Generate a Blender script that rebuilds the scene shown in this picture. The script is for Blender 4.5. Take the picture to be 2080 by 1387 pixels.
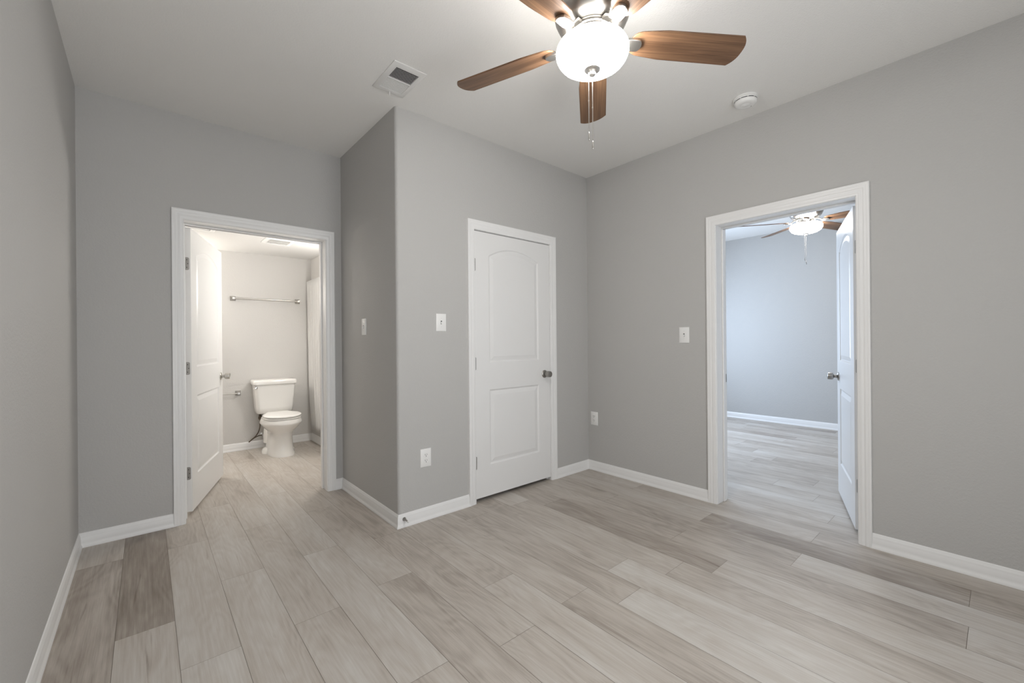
import bpy, bmesh, math, random
from math import sin, cos, pi, radians, sqrt
from mathutils import Vector, Matrix

# ------------------------------------------------------------------ clear
for o in list(bpy.data.objects):
    bpy.data.objects.remove(o)
SC = bpy.context.scene
COL = SC.collection

# ------------------------------------------------------------------ camera
cam_d = bpy.data.cameras.new('camera')
cam_d.sensor_width = 36.0
cam_d.lens = 861.2 * 36.0 / 2080.0
cam_d.clip_start = 0.02
cam = bpy.data.objects.new('camera', cam_d)
COL.objects.link(cam)
_yaw, _roll = radians(49.1895), radians(-0.4793)
_F = Vector((cos(_yaw), sin(_yaw), 0))
_R0 = Vector((sin(_yaw), -cos(_yaw), 0))
_U0 = Vector((0, 0, 1))
_R = _R0 * cos(_roll) + _U0 * sin(_roll)
_U = -_R0 * sin(_roll) + _U0 * cos(_roll)
_m = Matrix((( _R.x, _U.x, -_F.x, 0), (_R.y, _U.y, -_F.y, 0), (_R.z, _U.z, -_F.z, 1.2042), (0, 0, 0, 1)))
cam.matrix_world = _m
SC.camera = cam

# ------------------------------------------------------------------ world, light, exposure
W = bpy.data.worlds.new('world')
SC.world = W
W.use_nodes = True
W.node_tree.nodes['Background'].inputs[0].default_value = (0.62, 0.75, 1.0, 1)
W.node_tree.nodes['Background'].inputs[1].default_value = 0.6

SC.view_settings.view_transform = 'Standard'
SC.view_settings.look = 'None'
SC.view_settings.gamma = 1.0
SC.view_settings.use_curve_mapping = False
SC.view_settings.exposure = 0.0
SC.cycles.use_denoising = True
SC.cycles.diffuse_bounces = 8
SC.cycles.max_bounces = 14
SC.cycles.sample_clamp_indirect = 6.0


def area(name, loc, direction, sx, sy, power, color):
    d = bpy.data.lights.new(name, 'AREA')
    d.shape = 'RECTANGLE'; d.size = sx; d.size_y = sy
    d.energy = power; d.color = color
    o = bpy.data.objects.new(name, d)
    o.location = loc
    o.rotation_euler = Vector(direction).to_track_quat('-Z', 'Y').to_euler()
    COL.objects.link(o)
    return o


# added fill light at an unseen rear window, and daylight by the bedroom window
area('rear_fill', (0.80, -1.02, 1.08), (0, 1, 0.0), 1.7, 1.95, 29.0, (0.95, 0.98, 1.0))
area('ceiling_fill', (0.80, -1.02, 1.10), (0, 1, 0.95), 1.7, 1.4, 20.0, (0.98, 0.99, 1.0))  # added upward fill that brightens the ceiling
area('bedroom_window_daylight', (5.3, 3.42, 1.40), (0, -1, -0.05), 1.7, 1.45, 82.0, (0.64, 0.79, 1.0))

# ------------------------------------------------------------------ dimensions
H = 2.743
XL, YB, XC, YC, XR = -0.3101, 3.5935, 1.2336, 2.5693, 3.1644
TH = 0.165
YR = -1.05                 # rear wall face
BY, BX, BH = 5.64, 1.565, 2.24      # bathroom far wall, right wall, ceiling
DX, DY0, DY1 = 6.88, -1.5, 3.5      # bedroom far wall and sides


# ------------------------------------------------------------------ helpers
def mat(name, color=(0.8, 0.8, 0.8), rough=0.5, metal=0.0, spec=0.5):
    m = bpy.data.materials.new(name)
    m.use_nodes = True
    b = m.node_tree.nodes['Principled BSDF']
    b.inputs['Base Color'].default_value = (*color, 1)
    b.inputs['Roughness'].default_value = rough
    b.inputs['Metallic'].default_value = metal
    b.inputs['Specular IOR Level'].default_value = spec
    return m


def N(m, t, **kw):
    n = m.node_tree.nodes.new(t)
    for k, v in kw.items():
        setattr(n, k, v)
    return n


def Lk(m, a, b):
    m.node_tree.links.new(a, b)


def bump(m, scale, strength, dist=0.002, detail=3.0, rough=0.6):
    b = m.node_tree.nodes['Principled BSDF']
    tc = N(m, 'ShaderNodeTexCoord')
    nz = N(m, 'ShaderNodeTexNoise')
    nz.inputs['Scale'].default_value = scale
    nz.inputs['Detail'].default_value = detail
    nz.inputs['Roughness'].default_value = rough
    bp = N(m, 'ShaderNodeBump')
    bp.inputs['Strength'].default_value = strength
    bp.inputs['Distance'].default_value = dist
    Lk(m, tc.outputs['Object'], nz.inputs['Vector'])
    Lk(m, nz.outputs['Fac'], bp.inputs['Height'])
    Lk(m, bp.outputs['Normal'], b.inputs['Normal'])
    return m


class MB:
    """collects faces and links them as one mesh object"""
    def __init__(s):
        s.v = []; s.f = []; s.sm = []; s.mi = []

    def add(s, verts, faces, smooth=False, mi=0, M=None):
        o = len(s.v)
        for p in verts:
            p = Vector(p)
            s.v.append(tuple(M @ p) if M else tuple(p))
        for f in faces:
            s.f.append([i + o for i in f]); s.sm.append(smooth); s.mi.append(mi)
        return s

    def box(s, a, b, M=None, mi=0):
        (x0, y0, z0), (x1, y1, z1) = a, b
        x0, x1 = min(x0, x1), max(x0, x1); y0, y1 = min(y0, y1), max(y0, y1); z0, z1 = min(z0, z1), max(z0, z1)
        v = [(x0, y0, z0), (x1, y0, z0), (x1, y1, z0), (x0, y1, z0), (x0, y0, z1), (x1, y0, z1), (x1, y1, z1), (x0, y1, z1)]
        f = [(0, 3, 2, 1), (4, 5, 6, 7), (0, 1, 5, 4), (1, 2, 6, 5), (2, 3, 7, 6), (3, 0, 4, 7)]
        return s.add(v, f, False, mi, M)

    def lathe(s, prof, n=32, M=None, cap0=True, cap1=True, smooth=True, mi=0):
        """prof: list of (r, z) about the z axis"""
        v = []; f = []
        for r, z in prof:
            for i in range(n):
                a = 2 * pi * i / n
                v.append((r * cos(a), r * sin(a), z))
        for j in range(len(prof) - 1):
            for i in range(n):
                k = (i + 1) % n
                f.append((j * n + i, j * n + k, (j + 1) * n + k, (j + 1) * n + i))
        s.add(v, f, smooth, mi, M)
        if cap0: s.add(v[:n], [tuple(range(n))[::-1]], False, mi, M)
        if cap1: s.add(v[-n:], [tuple(range(n))], False, mi, M)
        return s

    def tube(s, pts, r, n=10, M=None, smooth=True, mi=0, rs=None):
        pts = [Vector(p) for p in pts]
        v = []; f = []
        up = Vector((0, 0, 1))
        t0 = (pts[1] - pts[0]).normalized()
        if abs(t0.dot(up)) > 0.9: up = Vector((1, 0, 0))
        nrm = (up - t0 * up.dot(t0)).normalized()
        for j, p in enumerate(pts):
            t = (pts[min(j + 1, len(pts) - 1)] - pts[max(j - 1, 0)]).normalized()
            nrm = (nrm - t * nrm.dot(t)).normalized()
            bi = t.cross(nrm)
            rr = rs[j] if rs else r
            for i in range(n):
                a = 2 * pi * i / n
                v.append(tuple(p + nrm * cos(a) * rr + bi * sin(a) * rr))
        for j in range(len(pts) - 1):
            for i in range(n):
                k = (i + 1) % n
                f.append((j * n + i, j * n + k, (j + 1) * n + k, (j + 1) * n + i))
        f.append(tuple(range(n))[::-1])
        f.append(tuple(range((len(pts) - 1) * n, len(pts) * n)))
        return s.add(v, f, smooth, mi, M)

    def loft(s, loops, M=None, smooth=True, cap0=True, cap1=True, mi=0):
        n = len(loops[0])
        v = [p for l in loops for p in l]; f = []
        for j in range(len(loops) - 1):
            for i in range(n):
                k = (i + 1) % n
                f.append((j * n + i, j * n + k, (j + 1) * n + k, (j + 1) * n + i))
        if cap0: f.append(tuple(range(n))[::-1])
        if cap1: f.append(tuple(range((len(loops) - 1) * n, len(loops) * n)))
        return s.add(v, f, smooth, mi, M)

    def build(s, name, m, parent=None, bevel=0.0, seg=2, loc=None, angle=40, weld=True):
        me = bpy.data.meshes.new(name)
        me.from_pydata(s.v, [], s.f)
        for p, q, i in zip(me.polygons, s.sm, s.mi):
            p.use_smooth = q; p.material_index = i
        for mm in (m if isinstance(m, (list, tuple)) else [m]):
            me.materials.append(mm)
        bm = bmesh.new(); bm.from_mesh(me)
        if weld:
            bmesh.ops.remove_doubles(bm, verts=bm.verts, dist=1e-6)
        bmesh.ops.recalc_face_normals(bm, faces=bm.faces)
        bm.to_mesh(me); bm.free()
        me.set_sharp_from_angle(angle=radians(angle))
        o = bpy.data.objects.new(name, me)
        COL.objects.link(o)
        if parent: o.parent = parent
        if loc: o.location = loc
        if bevel:
            b = o.modifiers.new('bevel', 'BEVEL'); b.width = bevel; b.segments = seg
            b.limit_method = 'ANGLE'; b.angle_limit = radians(35)
            b.harden_normals = False
        return o


def empty(name, loc, rz=0.0, parent=None):
    o = bpy.data.objects.new(name, None)
    o.empty_display_size = 0.05
    o.location = loc; o.rotation_euler = (0, 0, rz)
    COL.objects.link(o)
    if parent: o.parent = parent
    return o


def tag(o, label=None, cat=None, group=None, kind=None):
    if label: o['label'] = label
    if cat: o['category'] = cat
    if group: o['group'] = group
    if kind: o['kind'] = kind
    return o


def struct(o, label, cat):
    return tag(o, label, cat, None, 'structure')


def copy_tree(o, parent=None):
    c = o.copy(); COL.objects.link(c)
    if parent: c.parent = parent
    for ch in list(o.children):
        copy_tree(ch, c)
    return c


def rotM(rx=0, ry=0, rz=0, loc=(0, 0, 0)):
    return Matrix.Translation(loc) @ Matrix.Rotation(rz, 4, 'Z') @ Matrix.Rotation(ry, 4, 'Y') @ Matrix.Rotation(rx, 4, 'X')


# ------------------------------------------------------------------ materials
M_wall = bump(mat('wall_paint', (0.485, 0.477, 0.464), 0.62, spec=0.3), 95, 0.55, 0.0035, 3.5, 0.62)
M_wall_lit = bump(mat('wall_paint_lit', (0.62, 0.605, 0.585), 0.62, spec=0.3), 95, 0.5, 0.003, 3.5, 0.62)  # wall paint lightened to stand in for the bathroom's bright light
M_ceil = bump(mat('ceiling_paint', (0.80, 0.79, 0.77), 0.8, spec=0.2), 120, 0.6, 0.0035, 4.0, 0.65)
M_ceil_dimmed = bump(mat('ceiling_paint_dimmed', (0.64, 0.63, 0.615), 0.8, spec=0.2), 120, 0.4, 0.002, 4.0, 0.65)  # white ceiling paint darkened to hold down the lamp glare
M_trim = mat('white_trim_paint', (0.80, 0.795, 0.787), 0.34, spec=0.5)
M_door = bump(mat('white_door_paint', (0.775, 0.77, 0.762), 0.33, spec=0.5), 260, 0.06, 0.0006, 2.0)
M_plastic = mat('white_plastic', (0.82, 0.815, 0.80), 0.35)
M_dark = mat('dark_slot', (0.02, 0.02, 0.02), 0.6)
M_nickel = mat('brushed_nickel', (0.52, 0.50, 0.47), 0.32, 1.0)
M_nickel_dk = mat('satin_nickel', (0.36, 0.345, 0.325), 0.34, 1.0)
M_finial = mat('glow_lit_nickel', (0.78, 0.76, 0.73), 0.38, 1.0)  # nickel lightened to carry the glow of the bowl above
M_hinge = mat('hinge_nickel', (0.42, 0.41, 0.395), 0.42, 1.0)
M_chrome = mat('chrome', (0.75, 0.75, 0.75), 0.08, 1.0)
M_porc = mat('porcelain', (0.83, 0.815, 0.79), 0.10, spec=0.6)
M_seat = mat('seat_plastic', (0.85, 0.84, 0.82), 0.22)
M_hose = mat('braided_hose', (0.10, 0.075, 0.05), 0.5, 0.4)
M_vent = mat('vent_white_metal', (0.74, 0.735, 0.72), 0.45)
M_curtain = mat('curtain_cloth', (0.66, 0.655, 0.645), 0.75, spec=0.2)
M_glasspane = mat('window_glass', (1, 1, 1), 0.0)
_b = M_glasspane.node_tree.nodes['Principled BSDF']
_b.inputs['Transmission Weight'].default_value = 1.0


def emit_mat(name, col, strength, base=(0.9, 0.9, 0.88), edge=None):
    m = mat(name, base, 0.25)
    b = m.node_tree.nodes['Principled BSDF']
    b.inputs['Emission Color'].default_value = (*col, 1)
    b.inputs['Emission Strength'].default_value = strength
    return m


M_bowl = emit_mat('lit_frosted_glass', (1.0, 0.975, 0.935), 55.0)
M_bathlamp = emit_mat('lit_bathroom_diffuser', (1.0, 0.945, 0.87), 101.0)
M_vanity = emit_mat('lit_vanity_globe', (1.0, 0.975, 0.93), 82.0)


# wood of the fan blades: grain along local x
def blade_mat():
    m = mat('walnut_blade', (0.2, 0.1, 0.05), 0.42, spec=0.4)
    b = m.node_tree.nodes['Principled BSDF']
    tc = N(m, 'ShaderNodeTexCoord')
    mp = N(m, 'ShaderNodeMapping'); mp.inputs['Scale'].default_value = (1.1, 75, 8)
    nz = N(m, 'ShaderNodeTexNoise'); nz.inputs['Scale'].default_value = 2.6; nz.inputs['Detail'].default_value = 8; nz.inputs['Roughness'].default_value = 0.7; nz.inputs['Distortion'].default_value = 0.4
    mp2 = N(m, 'ShaderNodeMapping'); mp2.inputs['Scale'].default_value = (0.7, 9, 3)
    nz2 = N(m, 'ShaderNodeTexNoise'); nz2.inputs['Scale'].default_value = 2.2; nz2.inputs['Detail'].default_value = 3; nz2.inputs['Distortion'].default_value = 0.8
    mx = N(m, 'ShaderNodeMath', operation='MULTIPLY_ADD'); mx.inputs[1].default_value = 0.55
    rp = N(m, 'ShaderNodeValToRGB')
    rp.color_ramp.elements[0].position = 0.36; rp.color_ramp.elements[0].color = (0.078, 0.038, 0.019, 1)
    rp.color_ramp.elements[1].position = 0.66; rp.color_ramp.elements[1].color = (0.285, 0.158, 0.085, 1)
    Lk(m, tc.outputs['Object'], mp.inputs['Vector']); Lk(m, mp.outputs['Vector'], nz.inputs['Vector'])
    Lk(m, tc.outputs['Object'], mp2.inputs['Vector']); Lk(m, mp2.outputs['Vector'], nz2.inputs['Vector'])
    mul = N(m, 'ShaderNodeMath', operation='MULTIPLY'); mul.inputs[1].default_value = 0.45
    Lk(m, nz2.outputs['Fac'], mul.inputs[0])
    Lk(m, nz.outputs['Fac'], mx.inputs[0]); Lk(m, mul.outputs[0], mx.inputs[2])
    Lk(m, mx.outputs[0], rp.inputs['Fac']); Lk(m, rp.outputs['Color'], b.inputs['Base Color'])
    return m


M_blade = blade_mat()


def floor_mat():
    m = mat('grey_oak_plank', (0.4, 0.37, 0.34), 0.42, spec=0.42)
    b = m.node_tree.nodes['Principled BSDF']
    at = N(m, 'ShaderNodeAttribute', attribute_name='plank')
    sep = N(m, 'ShaderNodeSeparateColor')
    Lk(m, at.outputs['Color'], sep.inputs['Color'])
    tc = N(m, 'ShaderNodeTexCoord')
    # per-plank offset
    cmb = N(m, 'ShaderNodeCombineXYZ')
    m1 = N(m, 'ShaderNodeMath', operation='MULTIPLY'); m1.inputs[1].default_value = 23.0
    m2 = N(m, 'ShaderNodeMath', operation='MULTIPLY'); m2.inputs[1].default_value = 31.0
    Lk(m, sep.outputs['Green'], m1.inputs[0]); Lk(m, sep.outputs['Blue'], m2.inputs[0])
    Lk(m, m1.outputs[0], cmb.inputs['X']); Lk(m, m2.outputs[0], cmb.inputs['Y']); Lk(m, m1.outputs[0], cmb.inputs['Z'])
    add = N(m, 'ShaderNodeVectorMath', operation='ADD')
    Lk(m, tc.outputs['Object'], add.inputs[0]); Lk(m, cmb.outputs[0], add.inputs[1])

    def noise(sc, scale, detail, rough, dist):
        mp = N(m, 'ShaderNodeMapping'); mp.inputs['Scale'].default_value = sc
        nz = N(m, 'ShaderNodeTexNoise')
        nz.inputs['Scale'].default_value = scale; nz.inputs['Detail'].default_value = detail
        nz.inputs['Roughness'].default_value = rough; nz.inputs['Distortion'].default_value = dist
        Lk(m, add.outputs[0], mp.inputs['Vector']); Lk(m, mp.outputs['Vector'], nz.inputs['Vector'])
        return nz.outputs['Fac']
    broad = noise((1, 0.16, 1), 7.0, 3.0, 0.55, 0.6)
    fine = noise((1, 0.032, 1), 115.0, 5.0, 0.7, 0.10)
    blot = noise((1, 0.30, 1), 4.5, 4.0, 0.6, 0.5)
    # cathedral figure: bands of a stretched, distorted field
    cat = noise((1, 0.22, 1), 5.0, 2.0, 0.45, 0.3)
    cm = N(m, 'ShaderNodeMath', operation='MULTIPLY'); cm.inputs[1].default_value = 95.0
    cs = N(m, 'ShaderNodeMath', operation='SINE')
    Lk(m, cat, cm.inputs[0]); Lk(m, cm.outputs[0], cs.inputs[0])
    # sparse long dark cracks
    crack = noise((1, 0.05, 1), 34.0, 2.0, 0.5, 1.2)
    cr = N(m, 'ShaderNodeMapRange'); cr.inputs[1].default_value = 0.70; cr.inputs[2].default_value = 0.78; cr.inputs[3].default_value = 0.0; cr.inputs[4].default_value = 1.0
    Lk(m, crack, cr.inputs[0])
    # knots
    mpk = N(m, 'ShaderNodeMapping'); mpk.inputs['Scale'].default_value = (1, 0.42, 1)
    vor = N(m, 'ShaderNodeTexVoronoi'); vor.inputs['Scale'].default_value = 2.1
    Lk(m, add.outputs[0], mpk.inputs['Vector']); Lk(m, mpk.outputs['Vector'], vor.inputs['Vector'])
    kn = N(m, 'ShaderNodeMapRange'); kn.inputs[1].default_value = 0.015; kn.inputs[2].default_value = 0.085; kn.inputs[3].default_value = 1.0; kn.inputs[4].default_value = 0.0
    Lk(m, vor.outputs['Distance'], kn.inputs[0])

    def ma(a, k, c=None):
        n = N(m, 'ShaderNodeMath', operation='MULTIPLY_ADD')
        n.inputs[1].default_value = k
        Lk(m, a, n.inputs[0])
        if isinstance(c, float): n.inputs[2].default_value = c
        else: Lk(m, c, n.inputs[2])
        return n.outputs[0]
    v = ma(sep.outputs['Red'], 0.70, -0.545)
    v = ma(broad, 0.55, v)
    v = ma(fine, 0.62, v)
    v = ma(blot, 0.50, v)
    v = ma(cs.outputs[0], 0.040, v)
    v = ma(cr.outputs[0], -0.25, v)
    v = ma(kn.outputs[0], -0.30, v)
    rp = N(m, 'ShaderNodeValToRGB')
    e = rp.color_ramp.elements
    e[0].position = 0.0; e[0].color = (0.158, 0.124, 0.097, 1)
    e[1].position = 1.0; e[1].color = (0.600, 0.577, 0.543, 1)
    k = e.new(0.36); k.color = (0.312, 0.270, 0.233, 1)
    k = e.new(0.64); k.color = (0.470, 0.426, 0.380, 1)
    Lk(m, v, rp.inputs['Fac'])
    Lk(m, rp.outputs['Color'], b.inputs['Base Color'])
    bp = N(m, 'ShaderNodeBump'); bp.inputs['Strength'].default_value = 0.12; bp.inputs['Distance'].default_value = 0.001
    Lk(m, fine, bp.inputs['Height']); Lk(m, bp.outputs['Normal'], b.inputs['Normal'])
    return m


M_floor = floor_mat()
M_gap = mat('plank_gap', (0.24, 0.205, 0.17), 0.8, spec=0.1)


# ------------------------------------------------------------------ floor: vinyl planks, one mesh
def make_floor():
    rnd = random.Random(7)
    x0, dx, Lp = -0.1035, 0.1922, 1.22
    # joint position seen in each row, and tones (0 dark .. 1 light) of planks from the far end on: {row: (joint, {index: tone})}
    J = {-2: 2.9, -1: 3.24, 0: 2.365, 1: 1.99, 2: 2.60, 3: 1.985, 4: 2.595, 5: 2.03, 6: 2.525, 7: 1.668, 8: 1.33, 9: 1.16, 10: 1.362,
         11: 1.14, 12: 0.99, 13: 0.10, 14: 0.745, 15: 0.106, 16: 0.751, 17: 1.45, 18: 0.755, 19: 1.9, 20: 0.93, 21: 1.26}
    # tone[row] = (beyond the joint, nearer than the joint); left rows lifted to stand in for light
    T = {-1: (0.55, 0.22), 0: (0.10, 0.66), 1: (0.64, 0.72), 2: (0.60, 0.64), 3: (0.57, 0.60), 4: (0.64, 0.70), 5: (0.52, 0.42),
         6: (0.36, 0.46), 7: (0.48, 0.58), 8: (0.50, 0.38), 9: (0.40, 0.74), 10: (0.46, 0.68), 11: (0.50, 0.46), 12: (0.22, 0.56),
         13: (0.44, 0.52), 14: (0.34, 0.64), 15: (0.12, 0.42), 16: (0.48, 0.42), 17: (0.40, 0.40), 18: (0.50, 0.6), 20: (0.55, 0.6), 21: (0.5, 0.6)}
    ya, yb = -1.7, 5.75
    g = 0.0007
    bm = bmesh.new()
    lay = bm.loops.layers.float_color.new('plank')
    k = -3
    while x0 + k * dx < 7.0:
        xa, xb = x0 + k * dx + g, x0 + (k + 1) * dx - g
        j = J.get(k)
        if j is None:
            j = rnd.uniform(0, Lp)
        n0 = math.ceil((ya - j) / Lp) - 1
        y = j + n0 * Lp
        i = n0
        while y < yb:
            a, b = max(y, ya) + g, min(y + Lp, yb) - g
            tone = rnd.gauss(0.50, 0.10)
            if k in T and i == 0: tone = T[k][0]
            if k in T and i == -1: tone = T[k][1]
            sg, sb = rnd.random(), rnd.random()
            if b > a:
                vs = [bm.verts.new(p) for p in ((xa, a, 0), (xb, a, 0), (xb, b, 0), (xa, b, 0))]
                f = bm.faces.new(vs)
                for l in f.loops:
                    l[lay] = (tone, sg, sb, 1)
            y += Lp; i += 1
        k += 1
    xa, xb = x0 - 3 * dx, x0 + k * dx
    v = [bm.verts.new(p) for p in ((xa, ya, -0.0015), (xb, ya, -0.0015), (xb, yb, -0.0015), (xa, yb, -0.0015))]
    f = bm.faces.new(v); f.material_index = 1
    v2 = [bm.verts.new(p) for p in ((xa, ya, -0.06), (xb, ya, -0.06), (xb, yb, -0.06), (xa, yb, -0.06))]
    f = bm.faces.new(v2[::-1]); f.material_index = 1
    for q in range(4):
        f = bm.faces.new((v[q], v[(q + 1) % 4], v2[(q + 1) % 4], v2[q])); f.material_index = 1
    me = bpy.data.meshes.new('floor')
    bm.to_mesh(me); bm.free()
    me.materials.append(M_floor); me.materials.append(M_gap)
    o = bpy.data.objects.new('floor', me); COL.objects.link(o)
    return struct(o, 'greige wood-look vinyl plank floor running through all three rooms', 'floor')


make_floor()


# ------------------------------------------------------------------ walls and ceilings
def wall(name, boxes, m, label):
    b = MB()
    for a, c in boxes: b.box(a, c)
    return struct(b.build(name, m), label, 'wall')


OB0, OB1 = 0.198, 1.108          # clear opening of bathroom door (x)
OC0, OC1 = 1.8543, 2.6544          # closet door (x)
OD0, OD1 = 0.564, 1.370          # bedroom door (y)
OZ = 2.040                       # clear head height
jt = 0.018                       # jamb thickness

wall('wall_left', [((XL - TH, YR - TH, 0), (XL, YB, H)), ((XL - TH, YB, 0), (XL, BY + TH, H))], M_wall, 'plain grey wall at the left edge of the room')
wall('wall_bathroom_side', [((XL, YB, 0), (OB0 - jt, YB + TH, H)), ((OB1 + jt, YB, 0), (XC + 0.1, YB + TH, H)),
                            ((OB0 - jt, YB, OZ + jt), (OB1 + jt, YB + TH, H))], M_wall, 'grey wall around the bathroom doorway')


def closet_wall():
    """side and front of the closet bump-out with a rounded outside corner"""
    b = MB()
    r = 0.022
    # side
    b.box((XC, YC + TH, 0), (XC + TH, YB, H))
    # front, three pieces round the opening; leaves room for the round corner
    b.box((XC + r, YC, 0), (OC0 - jt, YC + TH, H))
    b.box((OC1 + jt, YC, 0), (XR, YC + TH, H))
    b.box((OC0 - jt, YC, OZ + jt), (OC1 + jt, YC + TH, H))
    # corner column
    pts = [(XC, YC + TH)]
    for i in range(9):
        a = pi + (pi / 2) * i / 8
        pts.append((XC + r + r * cos(a), YC + r + r * sin(a)))
    pts += [(XC + r, YC + TH)]
    lo = [(x, y, 0) for x, y in pts]; hi = [(x, y, H) for x, y in pts]
    b.loft([lo, hi])
    return struct(b.build('wall_closet', M_wall, angle=50, weld=False), 'grey closet bump-out wall with rounded corner and closed door', 'wall')


closet_wall()
wall('wall_right', [((XR, YR - TH, 0), (XR + TH, OD0 - jt, H)), ((XR, OD1 + jt, 0), (XR + TH, YB, H)),
                    ((XR, OD0 - jt, OZ + jt), (XR + TH, OD1 + jt, H))], M_wall, 'grey wall on the right with the bedroom doorway')
wall('wall_closet_back', [((XC + 0.1, YB, 0), (XR + TH, YB + TH, H))], M_wall, 'grey wall at the back inside the closet')
wall('wall_rear', [((XL, YR - TH, 0), (-0.05, YR, H)), ((1.65, YR - TH, 0), (XR, YR, H)),
                   ((-0.05, YR - TH, 0), (1.65, YR, 0.06)), ((-0.05, YR - TH, 2.10), (1.65, YR, H))], M_wall, 'grey wall behind the camera with an added window')
wall('wall_bathroom_far', [((XL, BY, 0), (BX + TH, BY + TH, H))], M_wall_lit, 'grey bathroom wall, brightened as if lit, behind the toilet')
wall('wall_bathroom_right', [((BX, YB + TH, 0), (BX + TH, BY, H))], M_wall_lit, 'grey bathroom wall, brightened as if lit, to the right of the toilet')
wall('wall_bedroom_far', [((DX, DY0 - TH, 0), (DX + TH, DY1 + TH, H))], M_wall, 'pale blue-lit wall at the far side of the bedroom')
wall('wall_bedroom_window', [((XR + TH, DY1, 0), (4.45, DY1 + TH, H)), ((6.15, DY1, 0), (DX, DY1 + TH, H)),
                             ((4.45, DY1, 0), (6.15, DY1 + TH, 0.68)), ((4.45, DY1, 2.13), (6.15, DY1 + TH, H))], M_wall, 'bedroom wall with the window')
wall('wall_bedroom_near', [((XR + TH, DY0 - TH, 0), (DX, DY0, H)), ((XR, DY0 - TH, 0), (XR + TH, YR - TH, H))], M_wall, 'bedroom wall opposite the window')

b = MB().box((XL - TH, DY0 - TH, H), (DX + TH, YB + TH, H + 0.1))
struct(b.build('ceiling', M_ceil), 'textured off-white ceiling over the room and bedroom', 'ceiling')
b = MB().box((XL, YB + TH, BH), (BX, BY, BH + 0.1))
struct(b.build('ceiling_bathroom', M_ceil_dimmed), 'bright white bathroom ceiling', 'ceiling')


# windows (one added behind the camera for fill light, one out of sight in the bedroom)
def window(name, axis_y, x0, x1, z0, z1, label, sgn):
    b = MB()
    w = 0.045
    y0, y1 = axis_y + sgn * 0.05, axis_y + sgn * 0.10
    b.box((x0, y0, z0), (x0 + w, y1, z1)); b.box((x1 - w, y0, z0), (x1, y1, z1))
    b.box((x0 + w, y0, z0), (x1 - w, y1, z0 + w)); b.box((x0 + w, y0, z1 - w), (x1 - w, y1, z1))
    zm = (z0 + z1) / 2
    b.box((x0 + w, y0, zm - 0.02), (x1 - w, y1, zm + 0.02))
    o = struct(b.build(name, M_trim), label, 'window')
    ym = (y0 + y1) / 2
    MB().box((x0 + w, ym - 0.003, z0 + w), (x1 - w, ym + 0.003, zm - 0.02)).build('window_pane', M_glasspane, o)
    MB().box((x0 + w, ym - 0.003, zm + 0.02), (x1 - w, ym + 0.003, z1 - w)).build('window_pane', M_glasspane, o)


window('fill_window_1', YR, -0.05, 1.65, 0.06, 2.10, 'unseen tall white framed window added behind the camera for fill light', -1)
window('window_2', DY1, 4.45, 6.15, 0.68, 2.13, 'white framed window in the side wall of the bedroom', 1)

# ------------------------------------------------------------------ baseboards
BASE = [(0.0, 0.0), (0.0175, 0.0), (0.0175, 0.006), (0.0160, 0.012), (0.0128, 0.018), (0.0112, 0.024), (0.0108, 0.030), (0.0104, 0.056),
        (0.0092, 0.059), (0.0094, 0.064), (0.0080, 0.070), (0.0050, 0.075), (0.0042, 0.080), (0.0020, 0.084), (0.0, 0.085)]


def baseboard(name, label, p0, p1, nrm, m0=0, m1=0):
    """along p0 to p1 at the foot of a wall with inward normal nrm; m: +1 outside mitre, -1 inside mitre, 0 square"""
    p0 = Vector((*p0, 0)); p1 = Vector((*p1, 0)); t = (p1 - p0).normalized(); n = Vector((*nrm, 0))
    A = []; B = []
    for d, z in BASE:
        A.append(tuple(p0 + n * d - t * m0 * d + Vector((0, 0, z))))
        B.append(tuple(p1 + n * d + t * m1 * d + Vector((0, 0, z))))
    return struct(MB().loft([A, B], smooth=True).build(name, M_trim, angle=35), label, 'baseboard')


CW, CH = 0.0625, 0.070      # casing widths (sides, head)
baseboard('baseboard_left', 'white baseboard along the left wall', (XL, YR), (XL, YB), (1, 0), 0, -1)
baseboard('baseboard_bathroom_side', 'white baseboard left of the bathroom doorway', (XL, YB), (OB0 - CW, YB), (0, -1), -1, 0)
baseboard('baseboard_bathroom_side_stub', 'short white baseboard piece right of the bathroom doorway', (OB1 + CW, YB), (XC, YB), (0, -1), 0, -1)
baseboard('baseboard_closet_side', 'white baseboard along the side of the closet bump-out', (XC, YB), (XC, YC), (-1, 0), -1, 1)
baseboard('baseboard_closet_front', 'white baseboard from the closet corner to the closet door', (XC, YC), (OC0 - CW, YC), (0, -1), 1, 0)
baseboard('baseboard_closet_front_stub', 'short white baseboard right of the closet door', (OC1 + CW, YC), (XR, YC), (0, -1), 0, -1)
baseboard('baseboard_right', 'white baseboard between the room corner and the bedroom doorway', (XR, YC), (XR, OD1 + CW), (-1, 0), -1, 0)
baseboard('baseboard_right_near', 'white baseboard right of the bedroom doorway', (XR, OD0 - CW), (XR, YR), (-1, 0), 0, 0)
baseboard('baseboard_bathroom_far', 'white baseboard behind the toilet', (XL, BY), (BX, BY), (0, -1), 0, -1)
baseboard('baseboard_bathroom_right', 'white baseboard on the bathroom wall right of the toilet', (BX, BY), (BX, 5.02), (-1, 0), -1, 0)
baseboard('baseboard_bedroom_far', 'white baseboard along the far bedroom wall', (DX, DY1), (DX, DY0), (-1, 0), 0, 0)

# ------------------------------------------------------------------ door casings (with jamb and stop as parts)
CAS = [(0.0, 0.0), (0.0, 0.008), (0.05, 0.0100), (0.13, 0.0102), (0.20, 0.0110), (0.26, 0.0128), (0.36, 0.0132), (0.42, 0.0120), (0.50, 0.0122),
       (0.56, 0.0145), (0.66, 0.0158), (0.76, 0.0150), (0.82, 0.0162), (0.92, 0.0170), (0.985, 0.0160), (1.0, 0.012), (1.0, 0.0)]


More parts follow.
